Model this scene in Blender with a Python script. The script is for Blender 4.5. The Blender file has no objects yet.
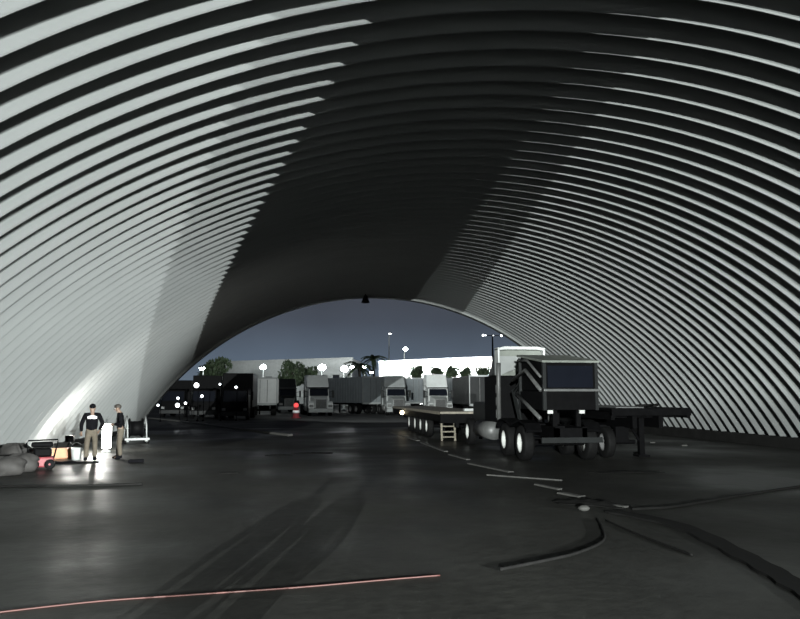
import bpy, math, random
from mathutils import Vector, Matrix, Euler
random.seed(7)
PI = math.pi
SC = bpy.context.scene
COL = SC.collection

# ------------------------------------------------------------------ camera solve (metres)
EYE = 2.05
FPX = 711.35
YAW = math.atan2(400 - 295.7, FPX)
PIT = math.atan2(394.5 - 309.5, FPX)
AX, AR, AZ = 2.428 * EYE, 8.026 * EYE, -4.009 * EYE      # arch axis X, radius, centre height
PER = 0.318 * EYE                                        # rib spacing
Y0, Y1 = 10.3 - 21 * PER, 43.8                                     # front and rear ends of the hangar

def ray(u, v):
    x = (u - 400) / FPX; y = -(v - 309.5) / FPX
    Y = math.cos(PIT) - y * math.sin(PIT); Z = math.sin(PIT) + y * math.cos(PIT)
    return (x * math.cos(YAW) + Y * math.sin(YAW), Y * math.cos(YAW) - x * math.sin(YAW), Z)
def g(u, v, z=0.0):                                      # point of the ground
    d = ray(u, v); t = (z - EYE) / d[2]
    return Vector((d[0] * t, d[1] * t, z))
def at(u, v, Y):                                         # point at distance Y along the hangar
    d = ray(u, v); t = Y / d[1]
    return Vector((d[0] * t, Y, EYE + d[2] * t))

# ------------------------------------------------------------------ materials
def mat(name, col, rough=0.6, metal=0.0, noise=0.12, scale=6.0, bump=0.0, emit=None, estr=0.0, spec=0.5):
    m = bpy.data.materials.new(name); m.use_nodes = True
    nt = m.node_tree; b = nt.nodes['Principled BSDF']
    b.inputs['Roughness'].default_value = rough; b.inputs['Metallic'].default_value = metal
    b.inputs['Specular IOR Level'].default_value = spec
    tc = nt.nodes.new('ShaderNodeTexCoord'); nz = nt.nodes.new('ShaderNodeTexNoise')
    nz.inputs['Scale'].default_value = scale; nz.inputs['Detail'].default_value = 5
    nt.links.new(tc.outputs['Object'], nz.inputs['Vector'])
    cr = nt.nodes.new('ShaderNodeValToRGB')
    lo = [c * (1 - noise) for c in col]; hi = [min(1, c * (1 + noise)) for c in col]
    cr.color_ramp.elements[0].position = 0.3; cr.color_ramp.elements[1].position = 0.7
    cr.color_ramp.elements[0].color = (*lo, 1); cr.color_ramp.elements[1].color = (*hi, 1)
    nt.links.new(nz.outputs['Fac'], cr.inputs['Fac']); nt.links.new(cr.outputs['Color'], b.inputs['Base Color'])
    if bump:
        bp = nt.nodes.new('ShaderNodeBump'); bp.inputs['Strength'].default_value = bump
        nt.links.new(nz.outputs['Fac'], bp.inputs['Height']); nt.links.new(bp.outputs['Normal'], b.inputs['Normal'])
    if emit:
        b.inputs['Emission Color'].default_value = (*emit, 1); b.inputs['Emission Strength'].default_value = estr
    return m

M = {}
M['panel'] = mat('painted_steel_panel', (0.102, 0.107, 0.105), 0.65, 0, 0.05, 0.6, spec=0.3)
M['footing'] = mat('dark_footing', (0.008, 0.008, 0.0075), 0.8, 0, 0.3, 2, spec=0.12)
M['endtrim'] = mat('end_flashing', (0.07, 0.075, 0.072), 0.5, 0, 0.1, 2)
M['white'] = mat('white_paint', (0.34, 0.355, 0.345), 0.4, 0, 0.06, 3)
M['fair'] = mat('fairing_white', (0.16, 0.17, 0.165), 0.5, 0, 0.06, 3)
M['lid'] = mat('faded_green_lid', (0.12, 0.13, 0.115), 0.7, 0, 0.15, 3, spec=0.2)
M['cream'] = mat('grey_white_paint', (0.20, 0.212, 0.208), 0.5, 0, 0.1, 2)
M['grey'] = mat('grey_trailer_skin', (0.13, 0.145, 0.15), 0.5, 0, 0.1, 1.5)
M['dgrey'] = mat('dark_grey_paint', (0.010, 0.011, 0.011), 0.5, 0, 0.2, 3, spec=0.12)
M['black'] = mat('black_steel', (0.0022, 0.0022, 0.0024), 0.6, 0, 0.3, 5, spec=0.04)
M['rubber'] = mat('tyre_rubber', (0.0035, 0.0035, 0.0035), 0.75, 0, 0.3, 9, spec=0.12)
M['hub'] = mat('pale_wheel_hub', (0.42, 0.43, 0.41), 0.35, 0, 0.1, 6)
M['dhub'] = mat('dull_wheel_hub', (0.10, 0.10, 0.10), 0.5, 0, 0.2, 6, spec=0.12)
M['steel'] = mat('worn_steel', (0.07, 0.072, 0.07), 0.5, 0.2, 0.2, 6)
M['glass'] = mat('dark_glass', (0.004, 0.005, 0.008), 0.3, 0, 0.1, 2, spec=0.10)
M['wood'] = mat('pale_timber', (0.12, 0.108, 0.08), 0.7, 0, 0.25, 5)
M['deck'] = mat('worn_deck_boards', (0.16, 0.145, 0.115), 0.7, 0, 0.3, 4)
M['concrete'] = mat('pale_scrap', (0.036, 0.036, 0.033), 0.8, 0, 0.3, 8)
M['jacket'] = mat('black_jacket', (0.0035, 0.0035, 0.0042), 0.85, 0, 0.3, 12, spec=0.04)
M['khaki'] = mat('khaki_trousers', (0.06, 0.05, 0.035), 0.85, 0, 0.15, 12)
M['skin'] = mat('skin', (0.13, 0.085, 0.06), 0.6, 0, 0.05, 8)
M['hair'] = mat('dark_hair', (0.02, 0.016, 0.012), 0.7, 0, 0.3, 30)
M['logo'] = mat('white_print', (0.85, 0.85, 0.85), 0.6, 0, 0.03, 8)
M['red'] = mat('red_paint', (0.16, 0.02, 0.025), 0.5, 0, 0.2, 6)
M['orange'] = mat('glow_orange', (0.34, 0.12, 0.03), 0.5, 0, 0.1, 6)  # colour stands in for an orange fire glow
M['cord'] = mat('red_cord', (0.04, 0.011, 0.008), 0.6, 0, 0.2, 4)
M['hose'] = mat('dark_hose', (0.0045, 0.0045, 0.0042), 0.85, 0, 0.3, 8, spec=0.12)
M['tarp'] = mat('grey_tarp', (0.022, 0.0205, 0.019), 0.8, 0, 0.4, 3, 0.4)
M['leaf'] = mat('leaf_green', (0.035, 0.055, 0.025), 0.7, 0, 0.5, 1.2)
M['bark'] = mat('bark', (0.06, 0.05, 0.04), 0.9, 0, 0.3, 4)
M['lamp'] = mat('lamp_white', (1, 1, 1), 0.5, 0, 0, 1, emit=(0.93, 1.0, 0.98), estr=40)
M['worklamp'] = mat('work_lamp_glow', (1, 1, 1), 0.5, 0, 0, 1, emit=(1.0, 0.98, 0.92), estr=7)
M['lampdim'] = mat('lamp_small', (1, 1, 1), 0.5, 0, 0, 1, emit=(0.9, 0.97, 1.0), estr=5)
M['lampwarm'] = mat('lamp_warm', (1, 1, 1), 0.5, 0, 0, 1, emit=(1.0, 0.82, 0.5), estr=9)
M['lampred'] = mat('lamp_red', (0.5, 0.02, 0.02), 0.5, 0, 0, 1, emit=(1.0, 0.10, 0.10), estr=0.9)
M['facade'] = mat('white_facade', (0.82, 0.84, 0.83), 0.7, 0, 0.04, 0.3)
M['patch'] = mat('dark_oil', (0.008, 0.008, 0.008), 0.35, 0, 0.3, 3, spec=0.12)

def floor_mat(name, lo, hi, wet=True):
    m = bpy.data.materials.new(name); m.use_nodes = True
    nt = m.node_tree; N = nt.nodes; L = nt.links; b = N['Principled BSDF']
    tc = N.new('ShaderNodeTexCoord')
    n1 = N.new('ShaderNodeTexNoise'); n1.inputs['Scale'].default_value = 0.35; n1.inputs['Detail'].default_value = 8; n1.inputs['Roughness'].default_value = 0.62
    n2 = N.new('ShaderNodeTexNoise'); n2.inputs['Scale'].default_value = 5.0; n2.inputs['Detail'].default_value = 6
    mp = N.new('ShaderNodeMapping'); mp.inputs['Scale'].default_value = (1.0, 0.55, 1); mp.inputs['Rotation'].default_value = (0, 0, 0.5)
    L.new(tc.outputs['Object'], mp.inputs['Vector']); L.new(mp.outputs['Vector'], n1.inputs['Vector']); L.new(tc.outputs['Object'], n2.inputs['Vector'])
    c1 = N.new('ShaderNodeValToRGB'); c1.color_ramp.elements[0].position = 0.34; c1.color_ramp.elements[1].position = 0.66
    c1.color_ramp.elements[0].color = (*lo, 1); c1.color_ramp.elements[1].color = (*hi, 1)
    L.new(n1.outputs['Fac'], c1.inputs['Fac'])
    c2 = N.new('ShaderNodeValToRGB'); c2.color_ramp.elements[0].position = 0.3; c2.color_ramp.elements[1].position = 0.7
    c2.color_ramp.elements[0].color = (0.78, 0.78, 0.78, 1); c2.color_ramp.elements[1].color = (1.12, 1.12, 1.1, 1)
    L.new(n2.outputs['Fac'], c2.inputs['Fac'])
    mx = N.new('ShaderNodeMix'); mx.data_type = 'RGBA'; mx.blend_type = 'MULTIPLY'; mx.inputs[0].default_value = 1
    L.new(c1.outputs['Color'], mx.inputs[6]); L.new(c2.outputs['Color'], mx.inputs[7])
    L.new(mx.outputs[2], b.inputs['Base Color'])
    n3 = N.new('ShaderNodeTexNoise'); n3.inputs['Scale'].default_value = 0.22; n3.inputs['Detail'].default_value = 5
    L.new(tc.outputs['Object'], n3.inputs['Vector'])
    r = N.new('ShaderNodeMapRange'); r.inputs[1].default_value = 0.35; r.inputs[2].default_value = 0.65
    r.inputs[3].default_value = 0.30 if wet else 0.6; r.inputs[4].default_value = 0.65 if wet else 0.8
    L.new(n3.outputs['Fac'], r.inputs[0]); L.new(r.outputs[0], b.inputs['Roughness'])
    bp = N.new('ShaderNodeBump'); bp.inputs['Strength'].default_value = 0.12; bp.inputs['Distance'].default_value = 0.05
    L.new(n2.outputs['Fac'], bp.inputs['Height']); L.new(bp.outputs['Normal'], b.inputs['Normal'])
    b.inputs['Specular IOR Level'].default_value = 0.07
    return m
M['floor'] = floor_mat('dark_concrete_floor', (0.0205, 0.0206, 0.0190), (0.0375, 0.0377, 0.0345))
M['yard'] = floor_mat('yard_asphalt', (0.025, 0.026, 0.026), (0.05, 0.05, 0.05), False)

# ------------------------------------------------------------------ mesh builder
class MB:
    def __init__(s): s.v = []; s.f = []
    def add(s, vs, fs, mtx=None):
        o = len(s.v)
        for p in vs:
            p = Vector(p); s.v.append(tuple(mtx @ p) if mtx else tuple(p))
        for f in fs: s.f.append(tuple(i + o for i in f))
        return s
    def box(s, x0, x1, y0, y1, z0, z1, mtx=None):
        vs = [(x0, y0, z0), (x1, y0, z0), (x1, y1, z0), (x0, y1, z0), (x0, y0, z1), (x1, y0, z1), (x1, y1, z1), (x0, y1, z1)]
        return s.add(vs, [(3, 2, 1, 0), (4, 5, 6, 7), (0, 1, 5, 4), (1, 2, 6, 5), (2, 3, 7, 6), (3, 0, 4, 7)], mtx)
    def hexa(s, pts): # eight corner points: bottom ring then top ring
        return s.add(pts, [(3, 2, 1, 0), (4, 5, 6, 7), (0, 1, 5, 4), (1, 2, 6, 5), (2, 3, 7, 6), (3, 0, 4, 7)])
    def prism(s, poly, a, b, axis='x'): # polygon in the two other axes, extruded a..b
        n = len(poly); vs = []
        for t in (a, b):
            for p, q in poly:
                vs.append({'x': (t, p, q), 'y': (p, t, q), 'z': (p, q, t)}[axis])
        fs = [tuple(range(n)), tuple(range(2 * n - 1, n - 1, -1))]
        for i in range(n):
            j = (i + 1) % n; fs.append((i, i + n, j + n, j))
        return s.add(vs, fs)
    def lathe(s, prof, n=24, axis='z', at_=(0, 0, 0)):
        vs = []; fs = []; k = len(prof)
        for i in range(n):
            a = 2 * PI * i / n
            for r, h in prof:
                p = (r * math.cos(a), r * math.sin(a), h)
                if axis == 'x': p = (p[2], p[0], p[1])
                if axis == 'y': p = (p[0], p[2], p[1])
                vs.append((p[0] + at_[0], p[1] + at_[1], p[2] + at_[2]))
        for i in range(n):
            j = (i + 1) % n
            for q in range(k - 1):
                fs.append((i * k + q, j * k + q, j * k + q + 1, i * k + q + 1))
        return s.add(vs, fs)
    def tube(s, pts, r, n=8, caps=True):
        pts = [Vector(p) for p in pts]; vs = []; fs = []
        for i, p in enumerate(pts):
            d = (pts[min(i + 1, len(pts) - 1)] - pts[max(i - 1, 0)]).normalized()
            up = Vector((0, 0, 1)) if abs(d.z) < 0.95 else Vector((1, 0, 0))
            a = d.cross(up).normalized(); b = a.cross(d).normalized()
            rr = r[i] if isinstance(r, (list, tuple)) else r
            for k in range(n):
                t = 2 * PI * k / n; vs.append(tuple(p + (a * math.cos(t) + b * math.sin(t)) * rr))
        for i in range(len(pts) - 1):
            for k in range(n):
                q = (k + 1) % n
                fs.append((i * n + k, i * n + q, (i + 1) * n + q, (i + 1) * n + k))
        if caps:
            fs.append(tuple(range(n - 1, -1, -1))); m = (len(pts) - 1) * n; fs.append(tuple(range(m, m + n)))
        return s.add(vs, fs)
    def ball(s, c, r, n=12, sq=(1, 1, 1)):
        prof = [(max(1e-4, r * math.sin(PI * i / 8)), -r * math.cos(PI * i / 8)) for i in range(9)]
        t = MB().lathe(prof, n)
        return s.add([(c[0] + p[0] * sq[0], c[1] + p[1] * sq[1], c[2] + p[2] * sq[2]) for p in t.v], t.f)
    def build(s, name, m, parent=None, smooth=False, bevel=0.0, shift=None):
        me = bpy.data.meshes.new(name); me.from_pydata(s.v, [], s.f); me.update()
        import bmesh
        bm = bmesh.new(); bm.from_mesh(me); bmesh.ops.recalc_face_normals(bm, faces=bm.faces); bm.to_mesh(me); bm.free()
        if smooth:
            for p in me.polygons: p.use_smooth = True
        me.materials.append(m)
        o = bpy.data.objects.new(name, me); COL.objects.link(o)
        if parent: o.parent = parent
        if bevel:
            b = o.modifiers.new('bevel', 'BEVEL'); b.width = bevel; b.segments = 2; b.limit_method = 'ANGLE'
        return o

def tag(o, label=None, cat=None, group=None, kind=None):
    if label: o['label'] = label
    if cat: o['category'] = cat
    if group: o['group'] = group
    if kind: o['kind'] = kind
    return o
def thing(name, loc, rz=0.0):
    o = bpy.data.objects.new(name, None); o.empty_display_size = 0.2
    COL.objects.link(o); o.location = loc; o.rotation_euler = (0, 0, rz); return o
def copy_tree(o, parent=None):
    c = o.copy(); COL.objects.link(c)
    if parent: c.parent = parent
    for ch in list(o.children): copy_tree(ch, c)
    return c

# ------------------------------------------------------------------ the setting
RIB = 0.30                                               # depth of the ribs
FR = [0.0, 0.015, 0.045, 0.10, 0.17, 0.25, 0.33, 0.41, 0.5, 0.59, 0.67, 0.75, 0.83, 0.90, 0.955, 0.985]
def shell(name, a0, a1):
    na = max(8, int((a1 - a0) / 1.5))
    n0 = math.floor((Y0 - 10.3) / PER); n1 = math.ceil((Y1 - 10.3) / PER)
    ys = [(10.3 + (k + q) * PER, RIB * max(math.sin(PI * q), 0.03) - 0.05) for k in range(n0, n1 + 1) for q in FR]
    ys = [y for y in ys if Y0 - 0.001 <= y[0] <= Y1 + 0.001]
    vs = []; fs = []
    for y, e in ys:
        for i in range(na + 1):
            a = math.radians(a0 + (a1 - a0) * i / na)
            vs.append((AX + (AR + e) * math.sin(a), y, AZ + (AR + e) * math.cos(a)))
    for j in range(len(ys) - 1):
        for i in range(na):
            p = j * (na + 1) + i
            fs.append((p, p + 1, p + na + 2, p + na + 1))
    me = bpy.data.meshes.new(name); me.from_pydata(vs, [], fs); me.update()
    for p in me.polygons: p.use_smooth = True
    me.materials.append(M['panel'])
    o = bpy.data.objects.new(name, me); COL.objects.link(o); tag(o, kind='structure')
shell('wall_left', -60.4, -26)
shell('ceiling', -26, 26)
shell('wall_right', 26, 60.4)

HB = math.sqrt(AR * AR - AZ * AZ)
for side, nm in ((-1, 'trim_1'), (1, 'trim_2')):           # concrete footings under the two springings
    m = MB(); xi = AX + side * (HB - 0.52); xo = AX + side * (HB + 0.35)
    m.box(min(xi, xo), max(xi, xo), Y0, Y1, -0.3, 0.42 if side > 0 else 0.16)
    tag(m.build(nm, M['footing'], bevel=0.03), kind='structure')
def arch_band(name, y0, y1, r0, r1, m):                    # flashing round the open end
    b = MB(); n = 96; vs = []; fs = []
    for i in range(n + 1):
        a = math.radians(-60.4 + 120.8 * i / n)
        for (r, y) in ((r0, y0), (r0, y1), (r1, y1), (r1, y0)):
            vs.append((AX + r * math.sin(a), y, AZ + r * math.cos(a)))
    for i in range(n):
        for k in range(4):
            q = (k + 1) % 4; fs.append((i * 4 + k, i * 4 + q, i * 4 + 4 + q, i * 4 + 4 + k))
    fs += [(0, 1, 2, 3), (n * 4 + 3, n * 4 + 2, n * 4 + 1, n * 4)]
    b.add(vs, fs); tag(b.build(name, m), kind='structure')
arch_band('trim_3', Y1, Y1 + 0.55, AR - 0.16, AR + 0.2, M['endtrim'])

m = MB(); m.box(AX - HB - 3, AX + HB + 3, Y0 - 95, Y1 + 1, -0.4, 0.0)
tag(m.build('floor', M['floor']), kind='structure')
m = MB(); m.box(-170, 190, Y1 + 1, 330, -0.5, -0.02)
tag(m.build('ground_yard', M['yard']), kind='structure')

# ------------------------------------------------------------------ wheels
def wheel(parent, x, y, r=0.52, w=0.28, hubm='hub', side=-1, z=None, name='wheel'):
    """tyre with its hub, axle along X; side is the outward direction"""
    z = r if z is None else z
    pr = [(r * 0.56, -w / 2), (r * 0.90, -w / 2), (r * 0.985, -w * 0.40), (r, -w * 0.25), (r, w * 0.25), (r * 0.985, w * 0.40), (r * 0.90, w / 2), (r * 0.56, w / 2), (r * 0.56, -w / 2)]
    t = MB().lathe(pr, 28, 'x', (x, y, z)).build(name, M['rubber'], parent, True)
    s = side
    hp = [(0.002, s * w * 0.12), (r * 0.16, s * w * 0.12), (r * 0.20, s * w * 0.02), (r * 0.42, -s * w * 0.02), (r * 0.50, s * w * 0.36), (r * 0.57, s * w * 0.47), (r * 0.57, -s * w * 0.3), (0.002, -s * w * 0.3)]
    h = MB().lathe(hp, 24, 'x', (x, y, z))
    for k in range(8):
        a = 2 * PI * k / 8; h.ball((x + s * w * 0.03, y + r * 0.31 * math.cos(a), z + r * 0.31 * math.sin(a)), 0.022, 6)
    h.build('hub', M[hubm], t, True)
    return t

# ------------------------------------------------------------------ lorry that faces the camera (front at -Y, origin under the front bumper)
def make_truck(name, loc, rz, label, body='white', hi='white', top=4.1, group=None, hubm='dhub', lights=None, box=None):
    t = thing(name, loc, rz); tag(t, label, 'truck', group)
    B = M[body]
    c = MB()
    c.hexa([(-1.05, 1.5, 0.95), (1.05, 1.5, 0.95), (1.12, 3.4, 0.95), (-1.12, 3.4, 0.95), (-0.98, 1.95, 2.75), (0.98, 1.95, 2.75), (1.12, 3.4, 2.95), (-1.12, 3.4, 2.95)])
    c.build('cab', B, t, bevel=0.07)
    MB().hexa([(-1.12, 2.55, 2.80), (1.12, 2.55, 2.80), (1.2, 4.3, 2.9), (-1.2, 4.3, 2.9), (-1.02, 3.15, top), (1.02, 3.15, top), (1.2, 4.3, top), (-1.2, 4.3, top)]).build('roof_fairing', M[hi], t, bevel=0.10)
    MB().box(-1.2, 1.2, 3.4, 4.5, 0.9, 2.92).build('sleeper', B, t, bevel=0.05)
    MB().hexa([(-0.62, 0.1, 0.75), (0.62, 0.1, 0.75), (0.95, 1.7, 0.85), (-0.95, 1.7, 0.85), (-0.56, 0.18, 1.62), (0.56, 0.18, 1.62), (0.86, 1.75, 1.92), (-0.86, 1.75, 1.92)]).build('hood', B, t, bevel=0.08)
    for s in (-1, 1):
        MB().prism([(0.15, 0.75), (0.28, 1.22), (0.75, 1.42), (1.45, 1.30), (1.75, 0.95), (1.6, 0.8), (1.35, 1.1), (0.85, 1.15), (0.55, 0.9), (0.5, 0.7)], s * 0.66, s * 1.2, 'x').build('fender', B, t, bevel=0.04)
        MB().box(min(s * 0.72, s * 1.12), max(s * 0.72, s * 1.12), 0.10, 0.3, 0.85, 1.10).build('headlight', M['steel'] if not lights else M[lights], t, bevel=0.04)
        mm = MB(); mm.box(min(s * 1.32, s * 1.52), max(s * 1.32, s * 1.52), 1.75, 1.9, 1.75, 2.5); mm.tube([(s * 1.0, 1.95, 2.3), (s * 1.4, 1.82, 2.4)], 0.03); mm.tube([(s * 1.0, 1.95, 1.85), (s * 1.4, 1.82, 1.85)], 0.03)
        mm.build('mirror', M['dgrey'], t, bevel=0.02)
        wheel(t, s * 1.02, 1.0, 0.52, 0.30, hubm, s)
        for yy in (5.6, 6.9): wheel(t, s * 0.92, yy, 0.52, 0.56, hubm, s)
        MB().lathe([(0.01, 2.2), (0.32, 2.2), (0.32, 3.6), (0.01, 3.6)], 18, 'y', (s * 0.98, 0, 0.72)).build('fuel_tank', M['steel'], t, True)
        MB().tube([(s * 1.0, 4.65, 0.9), (s * 1.0, 4.65, 3.9)], 0.075, 10).build('exhaust_stack', M['steel'], t, True)
    gm = MB(); gm.box(-0.5, 0.5, 0.06, 0.16, 0.72, 1.55)
    gm.build('grille_panel', M['dgrey'], t, bevel=0.03)
    bars = MB()
    for k in range(8): bars.box(-0.48, 0.48, 0.03, 0.08, 0.76 + k * 0.1, 0.80 + k * 0.1)
    bars.box(-0.54, -0.48, 0.02, 0.1, 0.7, 1.58); bars.box(0.48, 0.54, 0.02, 0.1, 0.7, 1.58); bars.box(-0.54, 0.54, 0.02, 0.1, 1.55, 1.62)
    bars.build('grille', M['steel'], t)
    MB().hexa([(-1.2, 0.05, 0.35), (1.2, 0.05, 0.35), (1.2, 0.5, 0.35), (-1.2, 0.5, 0.35), (-1.15, -0.05, 0.72), (1.15, -0.05, 0.72), (1.2, 0.5, 0.72), (-1.2, 0.5, 0.72)]).build('bumper', M['cream'], t, bevel=0.05)
    MB().hexa([(-0.93, 1.59, 1.95), (0.93, 1.59, 1.95), (0.93, 1.85, 1.95), (-0.93, 1.85, 1.95), (-0.88, 1.86, 2.62), (0.88, 1.86, 2.62), (0.88, 2.1, 2.62), (-0.88, 2.1, 2.62)]).build('windshield', M['glass'], t, bevel=0.02)
    MB().box(-1.02, 1.02, 1.55, 1.95, 2.68, 2.78).build('sun_visor', M['dgrey'], t, bevel=0.02)
    ch = MB(); ch.box(-0.5, -0.38, 0.5, 7.6, 0.6, 0.9); ch.box(0.38, 0.5, 0.5, 7.6, 0.6, 0.9); ch.box(-0.5, 0.5, 7.4, 7.6, 0.6, 0.9); ch.box(-0.9, 0.9, 5.5, 5.7, 0.45, 0.6); ch.box(-0.9, 0.9, 6.8, 7.0, 0.45, 0.6)
    ch.build('chassis', M['black'], t)
    return t

def make_trailer(name, loc, rz, label, skin='grey', L=12.0, top=3.95, group=None, W=1.25):
    t = thing(name, loc, rz); tag(t, label, 'trailer', group)
    MB().box(-W, W, 0, L, 1.15, top).build('box_body', M[skin], t, bevel=0.04)
    r = MB()
    for k in range(int(L / 0.6) + 1):
        y = min(k * 0.6, L - 0.06)
        r.box(-W - 0.03, -W + 0.01, y, y + 0.05, 1.2, top - 0.1); r.box(W - 0.01, W + 0.03, y, y + 0.05, 1.2, top - 0.1)
    r.build('side_posts', M[skin], t)
    f = MB()
    for s in (-1, 1):
        f.box(min(s * (W - 0.02), s * (W + 0.05)), max(s * (W - 0.02), s * (W + 0.05)), -0.05, 0.1, 1.1, top + 0.03)
    f.box(-W - 0.05, W + 0.05, -0.05, 0.1, top - 0.1, top + 0.04); f.box(-W - 0.05, W + 0.05, -0.05, 0.1, 1.05, 1.25)
    f.build('end_frame', M['cream'], t)
    for s in (-1, 1):
        for yy in (1.6, 2.9): wheel(t, s * 0.95, yy, 0.52, 0.5, 'dhub', s)
        d = MB(); d.box(min(s * 0.03, s * (W - 0.06)), max(s * 0.03, s * (W - 0.06)), -0.04, 0.02, 1.26, top - 0.12); dd = d.build('door', M[skin], t)
        MB().tube([(s * 0.35, -0.06, 1.3), (s * 0.35, -0.06, top - 0.2)], 0.025).build('lock_rod', M['steel'], dd)
        MB().box(s * 0.6 - 0.06, s * 0.6 + 0.06, L - 2.6, L - 2.45, 0.02, 1.15).build('leg', M['black'], t)
    c = MB(); c.box(-0.5, -0.4, 0, L, 0.95, 1.15); c.box(0.4, 0.5, 0, L, 0.95, 1.15); c.box(-1.0, 1.0, 1.5, 1.7, 0.45, 0.6); c.box(-1.0, 1.0, 2.8, 3.0, 0.45, 0.6); c.box(-0.5, 0.5, 1.4, 3.2, 0.55, 0.95)
    c.build('underframe', M['black'], t)
    return t

def G(u, Y): # ground point seen in column u at distance Y
    d = ray(u, 420); return Vector((d[0] / d[1] * Y, Y, -0.02))
make_truck('semi_truck', G(321, 69.5), 0.10, 'white long-nosed truck with dark grille parked left of the grey box trailer', 'white', 'white', 4.0)
make_truck('semi_truck', G(399, 70), 0.02, 'pale grey truck parked below the tall lamp pole, grey trailer on its right', 'cream', 'cream', 4.0)
make_truck('semi_truck', G(441, 69), -0.05, 'white truck with tall square white roof fairing, parked behind the multi-wheeled trailer', 'white', 'white', 4.15)
make_truck('semi_truck', G(289, 82), 0.12, 'dark unlit truck behind the red glow, left of the white long-nosed truck', 'dgrey', 'dgrey', 3.9)
make_trailer('box_trailer', G(373, 76), 0.42, 'long grey box trailer with pale edge post between two parked trucks', 'grey', 9.0, 3.95)
make_trailer('box_trailer', G(416, 79), 0.30, 'grey box trailer standing right behind the pale grey truck', 'grey', 9, 3.9)
make_trailer('box_trailer', G(467, 76), 0.18, 'grey box trailer standing right of the white truck with tall square fairing', 'grey', 9, 3.9)
make_trailer('box_trailer', G(484, 62), -0.05, 'dark grey box trailer with pale corner post partly hidden by the near tractor truck', 'dgrey', 9, 3.75)
make_trailer('box_trailer', G(263, 71), 0.0, 'short white box trailer beside the black box truck at the left', 'white', 8, 3.7)

# black vehicles at the left of the opening
def dark_box_truck(loc, rz, label, L, top):
    t = thing('box_truck', loc, rz); tag(t, label, 'truck')
    MB().box(-1.25, 1.25, 2.3, 2.3 + L, 1.0, top).build('cargo_box', M['black'], t, bevel=0.04)
    MB().hexa([(-1.1, 0.1, 0.6), (1.1, 0.1, 0.6), (1.1, 2.1, 0.6), (-1.1, 2.1, 0.6), (-1.0, 0.55, 2.5), (1.0, 0.55, 2.5), (1.1, 2.1, 2.6), (-1.1, 2.1, 2.6)]).build('cab', M['black'], t, bevel=0.08)
    MB().hexa([(-0.95, 0.22, 1.5), (0.95, 0.22, 1.5), (0.95, 0.5, 1.5), (-0.95, 0.5, 1.5), (-0.9, 0.47, 2.35), (0.9, 0.47, 2.35), (0.9, 0.7, 2.35), (-0.9, 0.7, 2.35)]).build('windshield', M['glass'], t)
    MB().box(-1.15, 1.15, -0.02, 0.3, 0.35, 0.7).build('bumper', M['dgrey'], t, bevel=0.03)
    for s in (-1, 1):
        wheel(t, s * 0.98, 1.1, 0.5, 0.3, 'dhub', s); wheel(t, s * 0.92, 1.0 + L, 0.5, 0.5, 'dhub', s)
        MB().box(s * 0.85 - 0.14, s * 0.85 + 0.14, 0.0, 0.1, 0.78, 0.98).build('headlight', M['steel'], t)
        mm = MB(); mm.box(s * 1.32 - 0.1, s * 1.32 + 0.1, 0.6, 0.7, 1.6, 2.3); mm.tube([(s * 0.98, 0.7, 2.1), (s * 1.32, 0.65, 2.1)], 0.025); mm.build('mirror', M['black'], t)
    c = MB(); c.box(-0.5, -0.38, 0.3, 2.2 + L, 0.6, 1.0); c.box(0.38, 0.5, 0.3, 2.2 + L, 0.6, 1.0); c.box(-0.5, 0.5, 1.0, 1.2, 0.45, 0.7); c.build('chassis', M['black'], t)
    return t
dark_box_truck(G(234, 59), -0.02, 'black box truck at the left, next to the short white trailer', 5.5, 3.85)
dark_box_truck(G(203, 63), 0.0, 'black box truck second from the left, below the pale round tree', 5.5, 3.75)
dark_box_truck(G(172, 67), 0.0, 'black box truck furthest left, just past the arch edge', 5.0, 3.4)

# ------------------------------------------------------------------ far building, trees and lamps
def warehouse(label, A_, C_, HA, HC, wins, wall):
    b = thing('warehouse', (0, 0, 0)); tag(b, label, 'building')
    n_ = (C_ - A_).normalized(); back = Vector((-n_.y, n_.x, 0)) * 18; up = Vector((0, 0, 1)); fw = -Vector((-n_.y, n_.x, 0))
    MB().hexa([A_, C_, C_ + back, A_ + back, A_ + up * HA, C_ + up * HC, C_ + back + up * HC, A_ + back + up * HA]).build('wall', M[wall], b)
    def strip(name, f0, f1, z0, z1, d, m, parent):
        p = A_.lerp(C_, f0); q = A_.lerp(C_, f1); a0 = HA * (1 - f0) + HC * f0; a1 = HA * (1 - f1) + HC * f1
        return MB().hexa([p + up * (a0 - z0) + fw * d, q + up * (a1 - z0) + fw * d, q + up * (a1 - z0), p + up * (a0 - z0), p + up * (a0 - z1) + fw * d, q + up * (a1 - z1) + fw * d, q + up * (a1 - z1), p + up * (a0 - z1)]).build(name, m, parent)
    strip('roof_edge', -0.004, 1.004, 0.0, -0.3, 0.35, M[wall], b)
    for k in range(wins):
        f = 0.04 + k * 0.92 / wins
        wv = strip('window', f, f + 0.45 / wins, 5.6, 3.6, 0.10, M['dgrey'], b)
        strip('pane', f + 0.03 / wins, f + 0.42 / wins, 5.4, 3.8, 0.14, M['glass'], wv)
    return fw
def top_h(u, v, Y): return at(u, v, Y).z
WA, WC = G(379, 150), G(498, 138)
fwR = warehouse('long white brilliantly floodlit warehouse across the back of the yard, right of the palms', WA, WC, top_h(379, 362.5, 150), top_h(498, 357.8, 138), 9, 'facade')
VA, VC = G(205, 172), G(352, 165)
fwL = warehouse('long dimly lit grey building at the back of the yard, left of the palms', VA, VC, top_h(205, 363, 172), top_h(352, 358.5, 165), 10, 'cream')

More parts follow.
